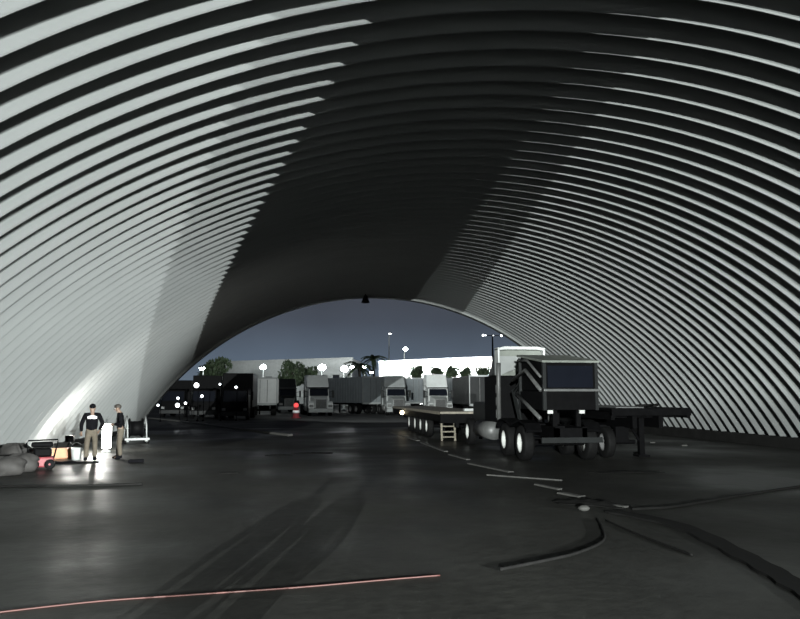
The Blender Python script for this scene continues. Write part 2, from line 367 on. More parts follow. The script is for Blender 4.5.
def make_tree(label, loc, h, cr, n, cz, group=None, palm=False, name='tree', mleaf='leaf', squash=1.0):
    t = thing(name, loc); tag(t, label, 'tree', group)
    tr = MB()
    tr.tube([(0, 0, -0.1), (0.1, 0, h * 0.35), (0, 0.1, h * 0.72)], [0.28, 0.2, 0.12], 8)
    for k in range(5):
        a = k * 1.3; tr.tube([(0.05, 0.05, h * (0.35 + 0.06 * k)), (cr * 0.5 * math.cos(a), cr * 0.5 * math.sin(a), h * (0.6 + 0.05 * k))], [0.09, 0.03], 6)
    tr.build('trunk', M['bark'], t, True)
    lf = MB()
    cl = [(Vector((random.uniform(-1, 1), random.uniform(-1, 1), random.uniform(-0.8, 0.9) * squash)) * cr * 0.62 + Vector((0, 0, cz)), cr * random.uniform(0.3, 0.5)) for _ in range(14)]
    for k in range(n):
        c, r = random.choice(cl)
        d = Vector((random.gauss(0, 1), random.gauss(0, 1), random.gauss(0, 1))).normalized()
        p = c + d * r * random.uniform(0.7, 1.05)
        e = Euler((random.uniform(0, 6), random.uniform(0, 6), random.uniform(0, 6))).to_matrix()
        s = random.uniform(0.16, 0.34)
        lf.add([p + e @ Vector(q) * s for q in ((-1, 0, 0), (0, -0.45, 0.12), (1, 0, 0), (0, 0.45, 0.12))], [(0, 1, 2, 3)])
    lf.build('foliage', M[mleaf], t)
    return t
def make_palm(label, loc, h, n=22):
    t = thing('palm_tree', loc); tag(t, label, 'tree')
    MB().tube([(0, 0, -0.1), (0.15, 0, h * 0.5), (0, 0, h)], [0.26, 0.2, 0.18], 8).build('trunk', M['bark'], t, True)
    f = MB()
    for k in range(n):
        a = 2 * PI * k / n + random.uniform(-.2, .2); el = random.uniform(-0.3, 1.1); L = random.uniform(1.9, 2.6)
        pts = []
        for i in range(7):
            q = i / 6; rr = L * q * math.cos(el * (1 - 0.5 * q)); zz = L * (math.sin(el) * q - 0.75 * q * q)
            pts.append(Vector((rr * math.cos(a), rr * math.sin(a), h + zz)))
        side = Vector((-math.sin(a), math.cos(a), 0))
        for i in range(6):
            w = 0.34 * (1 - i / 7)
            for s in (-1, 1):
                f.add([pts[i], pts[i + 1], pts[i + 1] + side * s * w * 1.1 - Vector((0, 0, 0.12)), pts[i] + side * s * w - Vector((0, 0, 0.12))], [(0, 1, 2, 3)])
    f.build('fronds', M['leaf'], t)
make_tree('large round pale green tree rising behind the black trucks at the left', G(214, 105), 7.6, 2.5, 2600, 5.2)
make_tree('dark bushy tree standing above the unlit dark truck', G(291, 112), 7.6, 2.3, 1800, 5.2)
make_tree('wide dark tree between the unlit dark truck and the palms', G(306, 118), 6.6, 2.0, 1300, 4.9)
make_palm('short dark palm, left one of the two palms above the grey box trailer', G(359, 96), 5.9)
make_palm('tall dark palm, right one of the two palms above the grey box trailer', G(373, 106), 7.4)
for i, (u, Y) in enumerate(((417, 118), (437, 121), (452, 116), (467, 121), (483, 116))):
    make_tree(['round bush above the pale grey truck, before the warehouse', 'dark bush left of the square white fairing, before the warehouse', 'low bush right over the square white fairing, before the warehouse', 'bush above the grey trailer right of the square white fairing', 'bush before the warehouse right beside the near tractor cab'][i],
              G(u, Y), 6.6, 1.3, 750, 5.75, 'bushes in front of the warehouse', name='bush')

def lamp_pole(label, loc, h, m='lamp', r=0.3, double=False, cat='street lamp'):
    t = thing('street_lamp', loc); tag(t, label, cat)
    p = MB(); p.lathe([(0.001, -0.05), (0.28, -0.05), (0.28, 0.25), (0.11, 0.3), (0.07, h), (0.001, h)], 12)
    p.build('pole', M['cream'], t, True)
    a = MB(); a.tube([(0, 0, h - 0.1), (0, -0.5, h + 0.12), (0, -0.9, h + 0.15)], 0.05, 8); a.build('arm', M['cream'], t, True)
    hd = MB(); hd.hexa([(-r, -1.4, h), (r, -1.4, h), (r * .7, -0.7, h), (-r * .7, -0.7, h), (-r * .8, -1.35, h + 0.2), (r * .8, -1.35, h + 0.2), (r * .6, -0.7, h + 0.25), (-r * .6, -0.7, h + 0.25)])
    h_ = hd.build('lamp_head', M['dgrey'], t, bevel=0.02)
    MB().ball((0, -1.1, h - 0.03), r, 12, (1, 1, 0.8)).build('bulb', M[m], h_, True)
    return t
def lampv(u, v, Y): # pole position and lamp height from where its bulb is seen
    p = at(u, v, Y); return Vector((p.x, Y + 1.1, -0.02)), p.z + 0.05
def LP(u, v, Y, label, m='lamp', r=0.3):
    l, h = lampv(u, v, Y); return lamp_pole(label, l, h, m, r)
LP(390, 333.5, 110, 'tallest thin lamp pole rising against the night sky above the pale grey truck', 'lampdim', 0.22)
LP(405.5, 349, 110, 'shorter lamp pole with a bright head, right of the tallest pole', 'lamp', 0.36)
LP(263, 367, 95, 'brilliant yard lamp above the short white trailer', 'lamp', 0.42)
LP(202, 368, 80, 'yard lamp over the second black truck from the left', 'lamp', 0.30)
LP(322, 367.5, 100, 'brilliant yard lamp straight above the white long-nosed truck', 'lamp', 0.55)
LP(344.5, 369, 90, 'brilliant yard lamp above the left end of the grey box trailer', 'lamp', 0.5)
LP(352, 367, 120, 'yard lamp right beside the brilliant one over the grey box trailer', 'lamp', 0.4)
LP(365, 366, 98, 'yard lamp shining through the two palms', 'lamp', 0.35)
LP(371.5, 372, 88, 'small yard lamp just above the right end of the grey box trailer', 'lamp', 0.22)
for u, v, Y, r, lb in ((196.5, 385, 57, 0.19, 'round white lamp shining in front of the second black truck from the left'),
                       (202, 396, 57, 0.11, 'small low lamp below the round white lamp at the black trucks'),
                       (178, 398, 57, 0.10, 'low lamp in front of the furthest left black truck, upper of a pair'),
                       (177.5, 405, 56, 0.16, 'low lamp in front of the furthest left black truck, lower of a pair'),
                       (185.5, 403, 57, 0.10, 'dim low lamp right beside the pair at the furthest left black truck'),
                       (158, 405, 56, 0.09, 'dim low lamp close to the left foot of the arch'),
                       (220, 384, 57, 0.08, 'dim lamp at mid height before the black truck beside the white trailer'),
                       (236, 387, 57, 0.10, 'dim lamp at the black truck, nearest to the white trailer')):
    l, h = lampv(u, v, Y)
    t = thing('lamp_post', l); tag(t, lb, 'lamp', 'small lamps at the black trucks')
    MB().lathe([(0.001, -0.03), (0.09, -0.03), (0.09, 0.1), (0.03, 0.12), (0.03, h), (0.001, h)], 10).build('post', M['black'], t, True)
    q = MB().tube([(0, 0, h - 0.05), (0, -1.0, h + 0.02)], 0.03, 6).build('arm', M['black'], t)
    MB().ball((0, -1.1, h - 0.05), r, 10).build('bulb', M['lampdim'], t, True)
# mast with three lamps in the sky at the right
pm = at(494, 335, 120); mast = thing('floodlight_mast', (pm.x, 121, -0.02)); tag(mast, 'high mast with a row of small white lights, rising behind the near tractor cab', 'floodlight')
MB().lathe([(0.001, -0.05), (0.3, -0.05), (0.12, pm.z + 0.2), (0.001, pm.z + 0.2)], 10).build('pole', M['black'], mast, True)
MB().box(-2.0, 2.0, -0.08, 0.08, pm.z - 0.06, pm.z + 0.06).build('crossbar', M['black'], mast)
for dx, r in ((-1.75, 0.2), (-1.3, 0.12), (0.1, 0.09), (1.55, 0.2)):
    MB().ball((dx, -0.25, pm.z), r, 10).build('bulb', M['lampdim'], mast, True)
# red warning light
p = g(296, 412); w = thing('warning_light', (p.x * 64 / p.y, 64, -0.02)); tag(w, 'red glowing warning drum on the ground beside the white long-nosed truck', 'warning light')
MB().lathe([(0.001, 0), (0.42, 0), (0.42, 0.08), (0.28, 0.1), (0.22, 0.95), (0.001, 0.95)], 16).build('drum', M['red'], w, True)
MB().lathe([(0.24, 0.45), (0.30, 0.45), (0.285, 0.68), (0.24, 0.68)], 16).build('reflective_band', M['logo'], w, True)
MB().ball((0, 0, 1.12), 0.22, 12).build('bulb', M['lampred'], w, True)

# ------------------------------------------------------------------ trailer with the ladder
XA = 6.35
tA = thing('flatbed_trailer', (XA, 31.1, 0)); tag(tA, 'long low flatbed trailer with a row of white-hubbed wheels and a ladder at its end', 'trailer')
MB().box(0, 2.5, 0, 15.5, 1.16, 1.30).build('deck', M['deck'], tA, bevel=0.02)
f = MB(); f.box(0.0, 0.12, 0, 15.5, 0.86, 1.16); f.box(2.38, 2.5, 0, 15.5, 0.86, 1.16); f.box(0, 2.5, -0.06, 0.08, 0.80, 1.2)
for k in range(16): f.box(0.1, 2.4, 0.5 + k, 0.6 + k, 0.92, 1.16)
f.box(0.7, 0.85, 0, 15.5, 0.6, 1.16); f.box(1.65, 1.8, 0, 15.5, 0.6, 1.16)
f.build('frame', M['black'], tA)
for yy in (3.6, 5.3, 7.0, 9.0):
    wheel(tA, 0.18, yy, 0.52, 0.3, 'hub', -1); wheel(tA, 2.3, yy, 0.52, 0.3, 'hub', 1)
    MB().tube([(0.2, yy, 0.52), (2.3, yy, 0.52)], 0.08).build('axle', M['black'], tA)
for s in (0.35, 2.15):
    MB().box(s - 0.07, s + 0.07, 1.2, 1.34, 0.02, 0.9).build('leg', M['black'], tA)
MB().box(1.25, 1.75, 0.6, 0.95, 1.301, 1.42).build('toolbox', M['white'], tA, bevel=0.02)
p = g(402, 431)
lp = MB(); lp.lathe([(0.001, 0), (0.11, 0), (0.15, 0.1), (0.15, 0.16), (0.001, 0.16)], 14, 'y', (-0.12, 10.6, 1.0)); lq = lp.build('marker_lamp', M['dgrey'], tA, True)
MB().ball((-0.12, 10.57, 1.0), 0.12, 10, (1, 0.5, 1)).build('bulb', M['lampwarm'], lq, True)
# ladder
ld = thing('step_ladder', g(448.5, 441)); tag(ld, 'pale wooden ladder standing against the corner of the flatbed trailer', 'ladder')
ld.rotation_euler = (math.radians(-6), 0, 0.0)
for s in (-1, 1): MB().box(s * 0.30 - 0.045, s * 0.30 + 0.045, -0.04, 0.05, 0.0, 1.16).build('rail', M['wood'], ld, bevel=0.01)
for k in range(5): MB().box(-0.27, 0.27, -0.06, 0.06, 0.14 + k * 0.235, 0.20 + k * 0.235).build('rung', M['wood'], ld, bevel=0.008)

# ------------------------------------------------------------------ near tractor seen from behind, with its black machine body
XT = 6.95
tt = thing('tractor_truck', (XT, 20.4, 0)); tag(tt, 'near tractor truck seen from behind with white cab and white-hubbed rear wheels', 'truck')
c = MB(); c.box(0.75, 0.9, 0.2, 9.4, 0.75, 1.08); c.box(1.6, 1.75, 0.2, 9.4, 0.75, 1.08)
for yy in (0.2, 1.6, 3.4, 5.0): c.box(0.75, 1.75, yy, yy + 0.12, 0.78, 1.05)
c.build('chassis', M['black'], tt)
for yy in (1.5, 3.25):
    wheel(tt, 0.22, yy, 0.54, 0.34, 'hub', -1); wheel(tt, 2.28, yy, 0.54, 0.34, 'hub', 1)
    MB().tube([(0.2, yy, 0.54), (2.3, yy, 0.54)], 0.09).build('axle', M['black'], tt)
for s in (0.25, 2.25): wheel(tt, s, 8.6, 0.54, 0.32, 'hub', -1 if s < 1 else 1)
for x0 in (0.03, 1.95):
    MB().prism([(0.75, 0.98), (0.95, 1.18), (1.5, 1.26), (2.1, 1.16), (2.4, 1.06), (2.7, 1.16), (3.3, 1.26), (3.85, 1.18), (4.05, 0.98), (4.05, 0.9), (3.8, 1.12), (3.25, 1.2), (2.7, 1.1), (2.4, 1.0), (2.1, 1.1), (1.5, 1.2), (0.95, 1.1), (0.78, 0.9)], x0, x0 + 0.5).build('mudguard', M['black'], tt)
# cab, rear wall towards the camera
MB().box(0.42, 2.24, 5.2, 7.0, 0.95, 2.75).build('cab', M['black'], tt, bevel=0.06)
MB().box(0.6, 2.1, 7.0, 9.6, 0.9, 1.75).build('hood', M['dgrey'], tt, bevel=0.1)
rf = MB(); rf.box(0.42, 0.50, 5.0, 5.5, 2.75, 3.78); rf.box(2.16, 2.24, 5.0, 5.5, 2.75, 3.78)
rf.prism([(0.42, 3.66), (0.42, 3.76), (0.7, 3.82), (1.96, 3.82), (2.24, 3.76), (2.24, 3.66), (1.9, 3.70), (0.75, 3.70)], 5.0, 5.5, 'y')
rf.build('roof_fairing', M['white'], tt, bevel=0.03)
MB().hexa([(0.46, 5.5, 2.75), (2.2, 5.5, 2.75), (2.1, 7.0, 2.75), (0.56, 7.0, 2.75), (0.46, 5.5, 3.74), (2.2, 5.5, 3.74), (1.9, 6.4, 3.45), (0.76, 6.4, 3.45)]).build('roof', M['dgrey'], tt, bevel=0.05)
MB().box(0.5, 2.16, 5.3, 5.36, 2.7, 3.7).build('fairing_back_panel', M['lid'], tt)
MB().prism([(0.42, 3.46), (2.2, 3.46), (2.2, 2.75), (1.6, 2.62), (1.1, 2.98), (0.75, 2.86), (0.42, 2.66)], 5.08, 5.14, 'y').build('rear_panel', M['fair'], tt)
for x in (0.38, 2.3): MB().tube([(x, 4.85, 0.9), (x, 4.85, 2.6), (x, 4.8, 3.2)], 0.08, 10).build('exhaust_stack', M['steel'], tt, True)
MB().lathe([(0.01, 5.3), (0.33, 5.3), (0.33, 7.2), (0.01, 7.2)], 18, 'y', (0.32, 0, 0.72)).build('fuel_tank', M['steel'], tt, True)
for k in range(3): MB().box(0.36, 0.42, 5.12, 5.19, 1.2 + k * 0.45, 1.5 + k * 0.45).build('rear_lamp', M['steel'], tt)
MB().box(0.3, 2.2, 0.1, 0.2, 0.62, 0.78).build('rear_bumper', M['dgrey'], tt)

# machine body standing on the chassis
XB, YB = 7.42, 20.75
mb = thing('machine_body', (XB, YB, 1.08)); tag(mb, 'boxy black machine body with wide dark window, mounted on the near tractor truck', 'machine')
z0 = 0.50
h = MB()
h.hexa([(0, 0, z0), (1.72, 0, z0), (1.72, 2.4, z0), (0, 2.4, z0), (0, 0, 1.08), (1.72, 0, 1.08), (1.72, 2.4, 1.08), (0, 2.4, 1.08)])
h.build('lower_panel', M['black'], mb, bevel=0.02)
u_ = MB(); u_.hexa([(0.06, 0.08, 1.1), (1.66, 0.08, 1.1), (1.66, 2.3, 1.1), (0.06, 2.3, 1.1), (0.06, 0.03, 1.94), (1.66, 0.03, 1.94), (1.66, 2.3, 2.2), (0.06, 2.3, 2.2)])
u_.build('cabin', M['black'], mb)
MB().box(0.14, 1.58, 0.005, 0.08, 1.18, 1.84).build('window', M['glass'], mb)
MB().box(-0.02, 1.74, -0.12, 0.1, 1.06, 1.14).build('ledge', M['steel'], mb, bevel=0.015)
MB().hexa([(-0.05, -0.08, 1.93), (1.77, -0.08, 1.93), (1.77, 2.45, 2.23), (-0.05, 2.45, 2.23), (-0.05, -0.08, 2.0), (1.77, -0.08, 2.0), (1.77, 2.45, 2.30), (-0.05, 2.45, 2.30)]).build('lid', M['lid'], mb, bevel=0.015)
for (x, y) in ((0.0, 0.0), (1.65, 0.0), (0.0, 2.3)):
    MB().box(x - 0.02, x + 0.08, y - 0.03, y + 0.08, z0, 1.95 + 0.1 * y).build('corner_post', M['dgrey'], mb)
br = MB(); br.tube([(-0.05, 0.1, 1.1), (-0.06, 1.5, 1.75), (-0.05, 2.9, 1.45)], 0.06, 8); br.build('side_brace', M['steel'], mb, True)
br = MB(); br.tube([(-0.05, 0.1, 1.5), (-0.06, 1.3, 2.05), (-0.05, 2.3, 2.1)], 0.04, 8); br.build('side_brace', M['steel'], mb, True)
pp = MB()
for k in range(4): pp.tube([(0.1 + 0.02 * k, 2.5 + 0.12 * k, 0.05), (0.05, 2.7 + 0.2 * k, 0.8 + 0.1 * k), (0.2, 2.6 + 0.1 * k, 1.4)], 0.045, 8)
pp.build('pipework', M['dgrey'], mb, True)
cy = MB(); cy.tube([(-0.02, 0.3, 0.25), (-0.02, 2.6, 1.0)], 0.06, 10); cy.build('ram', M['steel'], mb, True)
for (x, y) in ((0.35, 0.2), (1.1, 0.2), (0.35, 2.0), (1.1, 2.0)): MB().box(x, x + 0.14, y, y + 0.14, 0.0, z0).build('support', M['black'], mb)
for x in (0.1, 1.1): MB().box(x, x + 0.16, -0.06, 0.0, z0 - 0.1, z0).build('work_lamp', M['hub'], mb)

# ------------------------------------------------------------------ second flatbed trailer at the right
tC = thing('flatbed_trailer', (9.95, 21.6, 0)); tag(tC, 'dark flatbed trailer at the right, its end propped on one leg before the ribbed wall', 'trailer')
MB().box(0, 2.7, 0, 11.5, 1.52, 1.62).build('deck', M['black'], tC, bevel=0.02)
f = MB(); f.box(0, 0.12, 0.02, 11.5, 1.25, 1.5); f.box(2.58, 2.7, 0.02, 11.5, 1.3, 1.52); f.box(0, 2.7, -0.05, 0.1, 1.38, 1.58)
f.box(0.8, 0.95, 0.2, 11.5, 0.98, 1.5); f.box(1.7, 1.85, 0.2, 11.5, 0.98, 1.5)
for k in range(10): f.box(0.1, 2.75, 0.6 + k * 1.1, 0.7 + k * 1.1, 1.3, 1.5)
f.tube([(1.45, 1.15, 0.55), (0.9, 0.9, 1.3)], 0.05)
f.build('frame', M['black'], tC)
for yy in (0.9, 2.3, 3.7, 5.2):
    wheel(tC, 0.2, yy, 0.5, 0.28, 'dhub', -1); MB().tube([(0.2, yy, 0.5), (1.2, yy, 0.5)], 0.07).build('axle', M['black'], tC)
    MB().box(0.5, 0.95, yy - 0.1, yy + 0.1, 0.5, 1.0).build('suspension', M['black'], tC)
l_ = MB(); l_.box(1.47, 1.65, 1.1, 1.28, 0.05, 1.5); l_.box(1.36, 1.76, 0.98, 1.4, 0.0, 0.06); l_.build('leg', M['black'], tC)
pl = thing('steel_plate', (10.2, 21.8, 1.621)); tag(pl, 'loose pale steel plate lying on the end of the right flatbed trailer', 'plate')
MB().hexa([(0, 0, 0), (0.9, -0.1, 0), (1.05, 1.9, 0), (0.15, 2.0, 0), (0, 0, 0.03), (0.9, -0.1, 0.03), (1.05, 1.9, 0.05), (0.15, 2.0, 0.05)]).build('sheet', M['steel'], pl)
ch = MB(); ch.tube([(11.5, 21.8, 1.67), (11.8, 22.1, 1.72), (12.05, 22.8, 1.69), (11.9, 23.5, 1.67), (11.6, 23.2, 1.67)], 0.045, 8)
tag(ch.build('coiled_hose', M['hose'], None, True), 'short black hose lying on the right flatbed trailer next to the steel plate', 'hose')

# ------------------------------------------------------------------ hanging lamp at the crown of the far arch
p = at(365.5, 300, 43.2)
hl = thing('hanging_lamp', (p.x, 43.2, p.z)); tag(hl, 'small dark lamp hanging from the crown of the far arch', 'lamp')
topz = AZ + math.sqrt(max(0, AR * AR - (p.x - AX) ** 2))
MB().tube([(0, 0, 0.2), (0, 0, topz - p.z - 0.02)], 0.03, 8).build('rod', M['black'], hl)
MB().lathe([(0.001, 0.28), (0.1, 0.28), (0.26, -0.16), (0.22, -0.18), (0.001, 0.1)], 16).build('shade', M['black'], hl, True)

# ------------------------------------------------------------------ people
def skin_chain(name, pts, edges, rad, m, parent, root=0, sub=2):
    me = bpy.data.meshes.new(name); me.from_pydata([tuple(p) for p in pts], edges, []); me.update()
    o = bpy.data.objects.new(name, me); COL.objects.link(o); o.parent = parent
    me.materials.append(m)
    md = o.modifiers.new('skin', 'SKIN'); md.use_smooth_shade = True
    for i, v in enumerate(me.skin_vertices[0].data):
        r = rad[i]; v.radius = r if isinstance(r, tuple) else (r, r); v.use_root = (i == root)
    s = o.modifiers.new('sub', 'SUBSURF'); s.levels = sub; s.render_levels = sub
    return o
def person(label, loc, rz, J, cap, logo):
    """J: joint table in metres, figure faces +Y locally, origin between the feet"""
    t = thing('person', loc, rz); tag(t, label, 'person')
    V = lambda k: Vector(J[k])
    # body
    pts = []; rad = []; ed = []; idx = {}
    def nd(k, p, r, link=None):
        idx[k] = len(pts); pts.append(Vector(p)); rad.append(r)
        if link is not None: ed.append((idx[link], idx[k]))
    nd('pelvis', V('pelvis'), (0.155, 0.11)); nd('belly', V('pelvis').lerp(V('chest'), 0.5), (0.14, 0.105), 'pelvis'); nd('chest', V('chest'), (0.165, 0.115), 'belly')
    nd('neck', V('neck'), 0.058, 'chest'); nd('chin', V('head') - Vector((0, 0, 0.07)), 0.072, 'neck'); nd('head', V('head') + Vector((0, 0, 0.02)), (0.080, 0.095), 'chin'); nd('crown', V('head') + Vector((0, 0, 0.095)), 0.06, 'head')
    fwd = Vector(J['look']).normalized(); sd = Vector((fwd.y, -fwd.x, 0)).normalized()
    nd('nose', V('head') + fwd * 0.112 - Vector((0, 0, 0.012)), 0.014, 'head')
    for s, n in ((-1, 'l'), (1, 'r')):
        nd('ear' + n, V('head') + sd * s * 0.092 - Vector((0, 0, 0.005)), 0.016, 'head')
        nd('sh' + n, V('sh' + n), 0.062, 'chest'); nd('el' + n, V('el' + n), 0.043, 'sh' + n); nd('wr' + n, V('wr' + n), 0.028, 'el' + n)
        hd = (V('wr' + n) - V('el' + n)).normalized(); palm = V('wr' + n) + hd * 0.075
        nd('palm' + n, palm, (0.036, 0.018), 'wr' + n)
        ax = hd.cross(Vector((0, 1, 0.2))); ax = ax.normalized() if ax.length > 0.1 else Vector((1, 0, 0))
        bend = Vector((0, 0.5, 0)) if abs(hd.y) < 0.6 else Vector((0, 0, -0.5))
        for q, ln in enumerate((0.075, 0.085, 0.08, 0.062)):
            b0 = palm + ax * (q - 1.5) * 0.019 + hd * 0.03
            nd('f%d%s' % (q, n), b0 + hd * ln * 0.5, 0.0085, 'palm' + n); nd('g%d%s' % (q, n), b0 + (hd + bend).normalized() * ln, 0.0075, 'f%d%s' % (q, n))
        nd('th' + n, palm - hd * 0.02 - ax * 0.045, 0.011, 'palm' + n); nd('tt' + n, palm + hd * 0.02 - ax * 0.062, 0.009, 'th' + n)
        nd('hip' + n, V('hip' + n), 0.088, 'pelvis'); nd('kn' + n, V('kn' + n), 0.056, 'hip' + n); nd('an' + n, V('an' + n), 0.040, 'kn' + n)
        nd('toe' + n, V('toe' + n), 0.032, 'an' + n)
    skin_chain('body', pts, ed, rad, M['skin'], t)
    # jacket
    P = [V('pelvis') - Vector((0, 0, 0.10)), V('pelvis').lerp(V('chest'), 0.5), V('chest'), V('neck') - Vector((0, 0, 0.03))]
    R = [(0.185, 0.135), (0.18, 0.135), (0.20, 0.145), (0.075, 0.075)]; E = [(0, 1), (1, 2), (2, 3)]
    for n in 'lr':
        i = len(P); P += [V('sh' + n), V('el' + n), V('wr' + n) - (V('wr' + n) - V('el' + n)).normalized() * 0.01]; R += [0.086, 0.066, 0.05]; E += [(2, i), (i, i + 1), (i + 1, i + 2)]
    jk = skin_chain('jacket', P, E, R, M['jacket'], t)
    if logo:
        # curved print hugging the upper back
        lg = MB(); vs = []; fs = []; nx, nz = 12, 5
        for j in range(nz + 1):
            for i in range(nx + 1):
                a = -0.62 + 1.24 * i / nx; q = abs(a) / 0.62
                zz = V('chest').z + 0.065 + (j / nz - 0.5) * 0.11 * (1.0 - 0.45 * q * q) - 0.02 * q
                vs.append((V('chest').x + 0.235 * math.sin(a), V('chest').y - 0.168 * math.cos(a) + 0.012, zz))
        for j in range(nz):
            for i in range(nx): fs.append((j * (nx + 1) + i, j * (nx + 1) + i + 1, (j + 1) * (nx + 1) + i + 1, (j + 1) * (nx + 1) + i))
        lg.add(vs, fs); lo = lg.build('back_print', M['logo'], jk, True)
        so = lo.modifiers.new('thickness', 'SOLIDIFY'); so.thickness = 0.006
        sw = lo.modifiers.new('wrap', 'SHRINKWRAP'); sw.target = jk; sw.offset = 0.006; sw.wrap_mode = 'ABOVE_SURFACE'
        lo.modifiers.move(1, 0)
    # trousers
    P = [V('pelvis') + Vector((0, 0, 0.12)), V('pelvis') - Vector((0, 0, 0.07))]; R = [(0.16, 0.12), (0.15, 0.12)]; E = [(0, 1)]
    for n in 'lr':
        i = len(P); P += [V('hip' + n) - Vector((0, 0, 0.08)), V('kn' + n), V('an' + n) + Vector((0, 0, 0.01))]; R += [0.105, 0.082, 0.072]; E += [(1, i), (i, i + 1), (i + 1, i + 2)]
    skin_chain('trousers', P, E, R, M['khaki'], t)
    for n in 'lr':
        a = V('an' + n); d = (V('toe' + n) - a); d.z = 0
        skin_chain('boot', [Vector((a.x, a.y, 0.045)) - d * 0.3, Vector((a.x, a.y, 0.055)), a + Vector((0, 0, 0.05)), Vector((V('toe' + n).x, V('toe' + n).y, 0.04))], [(0, 1), (1, 2), (1, 3)], [0.042, 0.052, 0.058, 0.042], M['jacket'], t, 1, 1)
    hc = V('head')
    c = MB(); c.ball((hc.x, hc.y, hc.z + 0.052), 0.103, 16, (0.92, 1.08, 0.82))
    if cap:
        bb = [hc + fwd * 0.07 + sd * s * 0.07 + Vector((0, 0, 0.06)) for s in (-1, 1)] + [hc + fwd * 0.19 + sd * s * 0.05 + Vector((0, 0, 0.045)) for s in (1, -1)]
        c.hexa([p - Vector((0, 0, 0.006)) for p in bb] + [p + Vector((0, 0, 0.006)) for p in bb])
    c.build('cap' if cap else 'hair', M['jacket'] if cap else M['hair'], t, True)
    ey = [hc + fwd * 0.088 + sd * s * 0.032 + Vector((0, 0, 0.012)) for s in (-1, 1)]
    for p in ey: MB().ball(p, 0.012, 8).build('eye', M['logo'], t, True)
    MB().box(-0.024, 0.024, -0.006, 0.006, -0.005, 0.005, Matrix.Translation(hc + fwd * 0.086 - Vector((0, 0, 0.05))) @ Matrix.Rotation(math.atan2(-fwd.x, fwd.y), 4, 'Z')).build('mouth', M['red'], t)
    return t
J1 = dict(pelvis=(0, 0, 0.95), chest=(0, -0.01, 1.30), neck=(0, 0.0, 1.50), head=(0, 0.02, 1.63), look=(0.05, 1, -0.1),
          shl=(-0.20, 0, 1.41), ell=(-0.30, -0.03, 1.13), wrl=(-0.29, 0.08, 0.90), shr=(0.20, 0, 1.41), elr=(0.315, -0.03, 1.14), wrr=(0.23, 0.10, 0.94),
          hipl=(-0.095, 0, 0.90), knl=(-0.115, 0.02, 0.49), anl=(-0.125, -0.02, 0.09), toel=(-0.16, 0.15, 0.04),
          hipr=(0.095, 0, 0.90), knr=(0.12, 0.05, 0.49), anr=(0.125, 0.03, 0.09), toer=(0.17, 0.2, 0.04))
J2 = dict(pelvis=(0, 0, 0.95), chest=(0, 0.03, 1.30), neck=(0, 0.06, 1.49), head=(0, 0.12, 1.61), look=(0, 1, -0.35),
          shl=(-0.20, 0.04, 1.41), ell=(-0.27, -0.02, 1.13), wrl=(-0.12, 0.21, 1.10), shr=(0.20, 0.04, 1.41), elr=(0.27, -0.02, 1.13), wrr=(0.12, 0.22, 1.09),
          hipl=(-0.095, 0, 0.90), knl=(-0.10, 0.03, 0.49), anl=(-0.11, -0.02, 0.09), toel=(-0.13, 0.16, 0.04),
          hipr=(0.095, 0, 0.90), knr=(0.11, 0.05, 0.49), anr=(0.12, 0.06, 0.09), toer=(0.15, 0.24, 0.04))
person('person standing with back turned, black jacket with white print across the shoulders, khaki trousers', g(90, 461), 0.28, J1, True, True)
person('person seen in profile with bowed head, black jacket, khaki trousers and black boots', g(119.5, 459), 1.75, J2, False, False)

person('added person in black jacket, out of view beside the camera to cast the long floor shadow', Vector((-2.15, -0.6, 0)), 0.1, J1, True, False)  # added out of view as caster of the long floor shadow
person('second added person in black jacket, out of view beside the first to widen the floor shadow', Vector((-2.85, -0.75, 0)), -0.1, J1, False, False)  # added out of view to widen that floor shadow

# ------------------------------------------------------------------ work corner by the left wall
wl = thing('work_light_and_glare', g(69, 453.5)); tag(wl, 'glaring work light on a low stand at the foot of the left wall', 'lamp')
s_ = MB()
for k in range(3):
    a = k * 2.1; s_.tube([(0, 0, 0.42), (0.22 * math.cos(a), 0.22 * math.sin(a), 0.012)], 0.014, 6)
s_.build('stand', M['black'], wl)
MB().hexa([(-0.15, -0.05, 0.40), (0.15, -0.05, 0.40), (0.15, 0.05, 0.40), (-0.15, 0.05, 0.40), (-0.15, -0.05, 0.62), (0.15, -0.05, 0.62), (0.15, 0.05, 0.62), (-0.15, 0.05, 0.62)]).build('housing', M['black'], wl, bevel=0.015)
MB().ball((0, 0.09, 0.51), 0.085, 12, (1.4, 0.4, 1)).build('bulb', M['worklamp'], wl, True)
w2 = thing('work_light_and_glare', g(106, 452)); tag(w2, 'glowing white column between the two people, standing in for the glare behind them', 'lamp')  # glowing column added for the brightly lit wall and ground behind the people
MB().lathe([(0.001, 0), (0.16, 0), (0.16, 0.04), (0.05, 0.08), (0.05, 0.12), (0.001, 0.12)], 14).build('stand', M['white'], w2, True)
MB().lathe([(0.12, 0.12), (0.16, 0.14), (0.16, 0.98), (0.12, 1.0), (0.001, 1.0), (0.001, 0.12), (0.12, 0.12)], 18).build('bulb', M['worklamp'], w2, True)
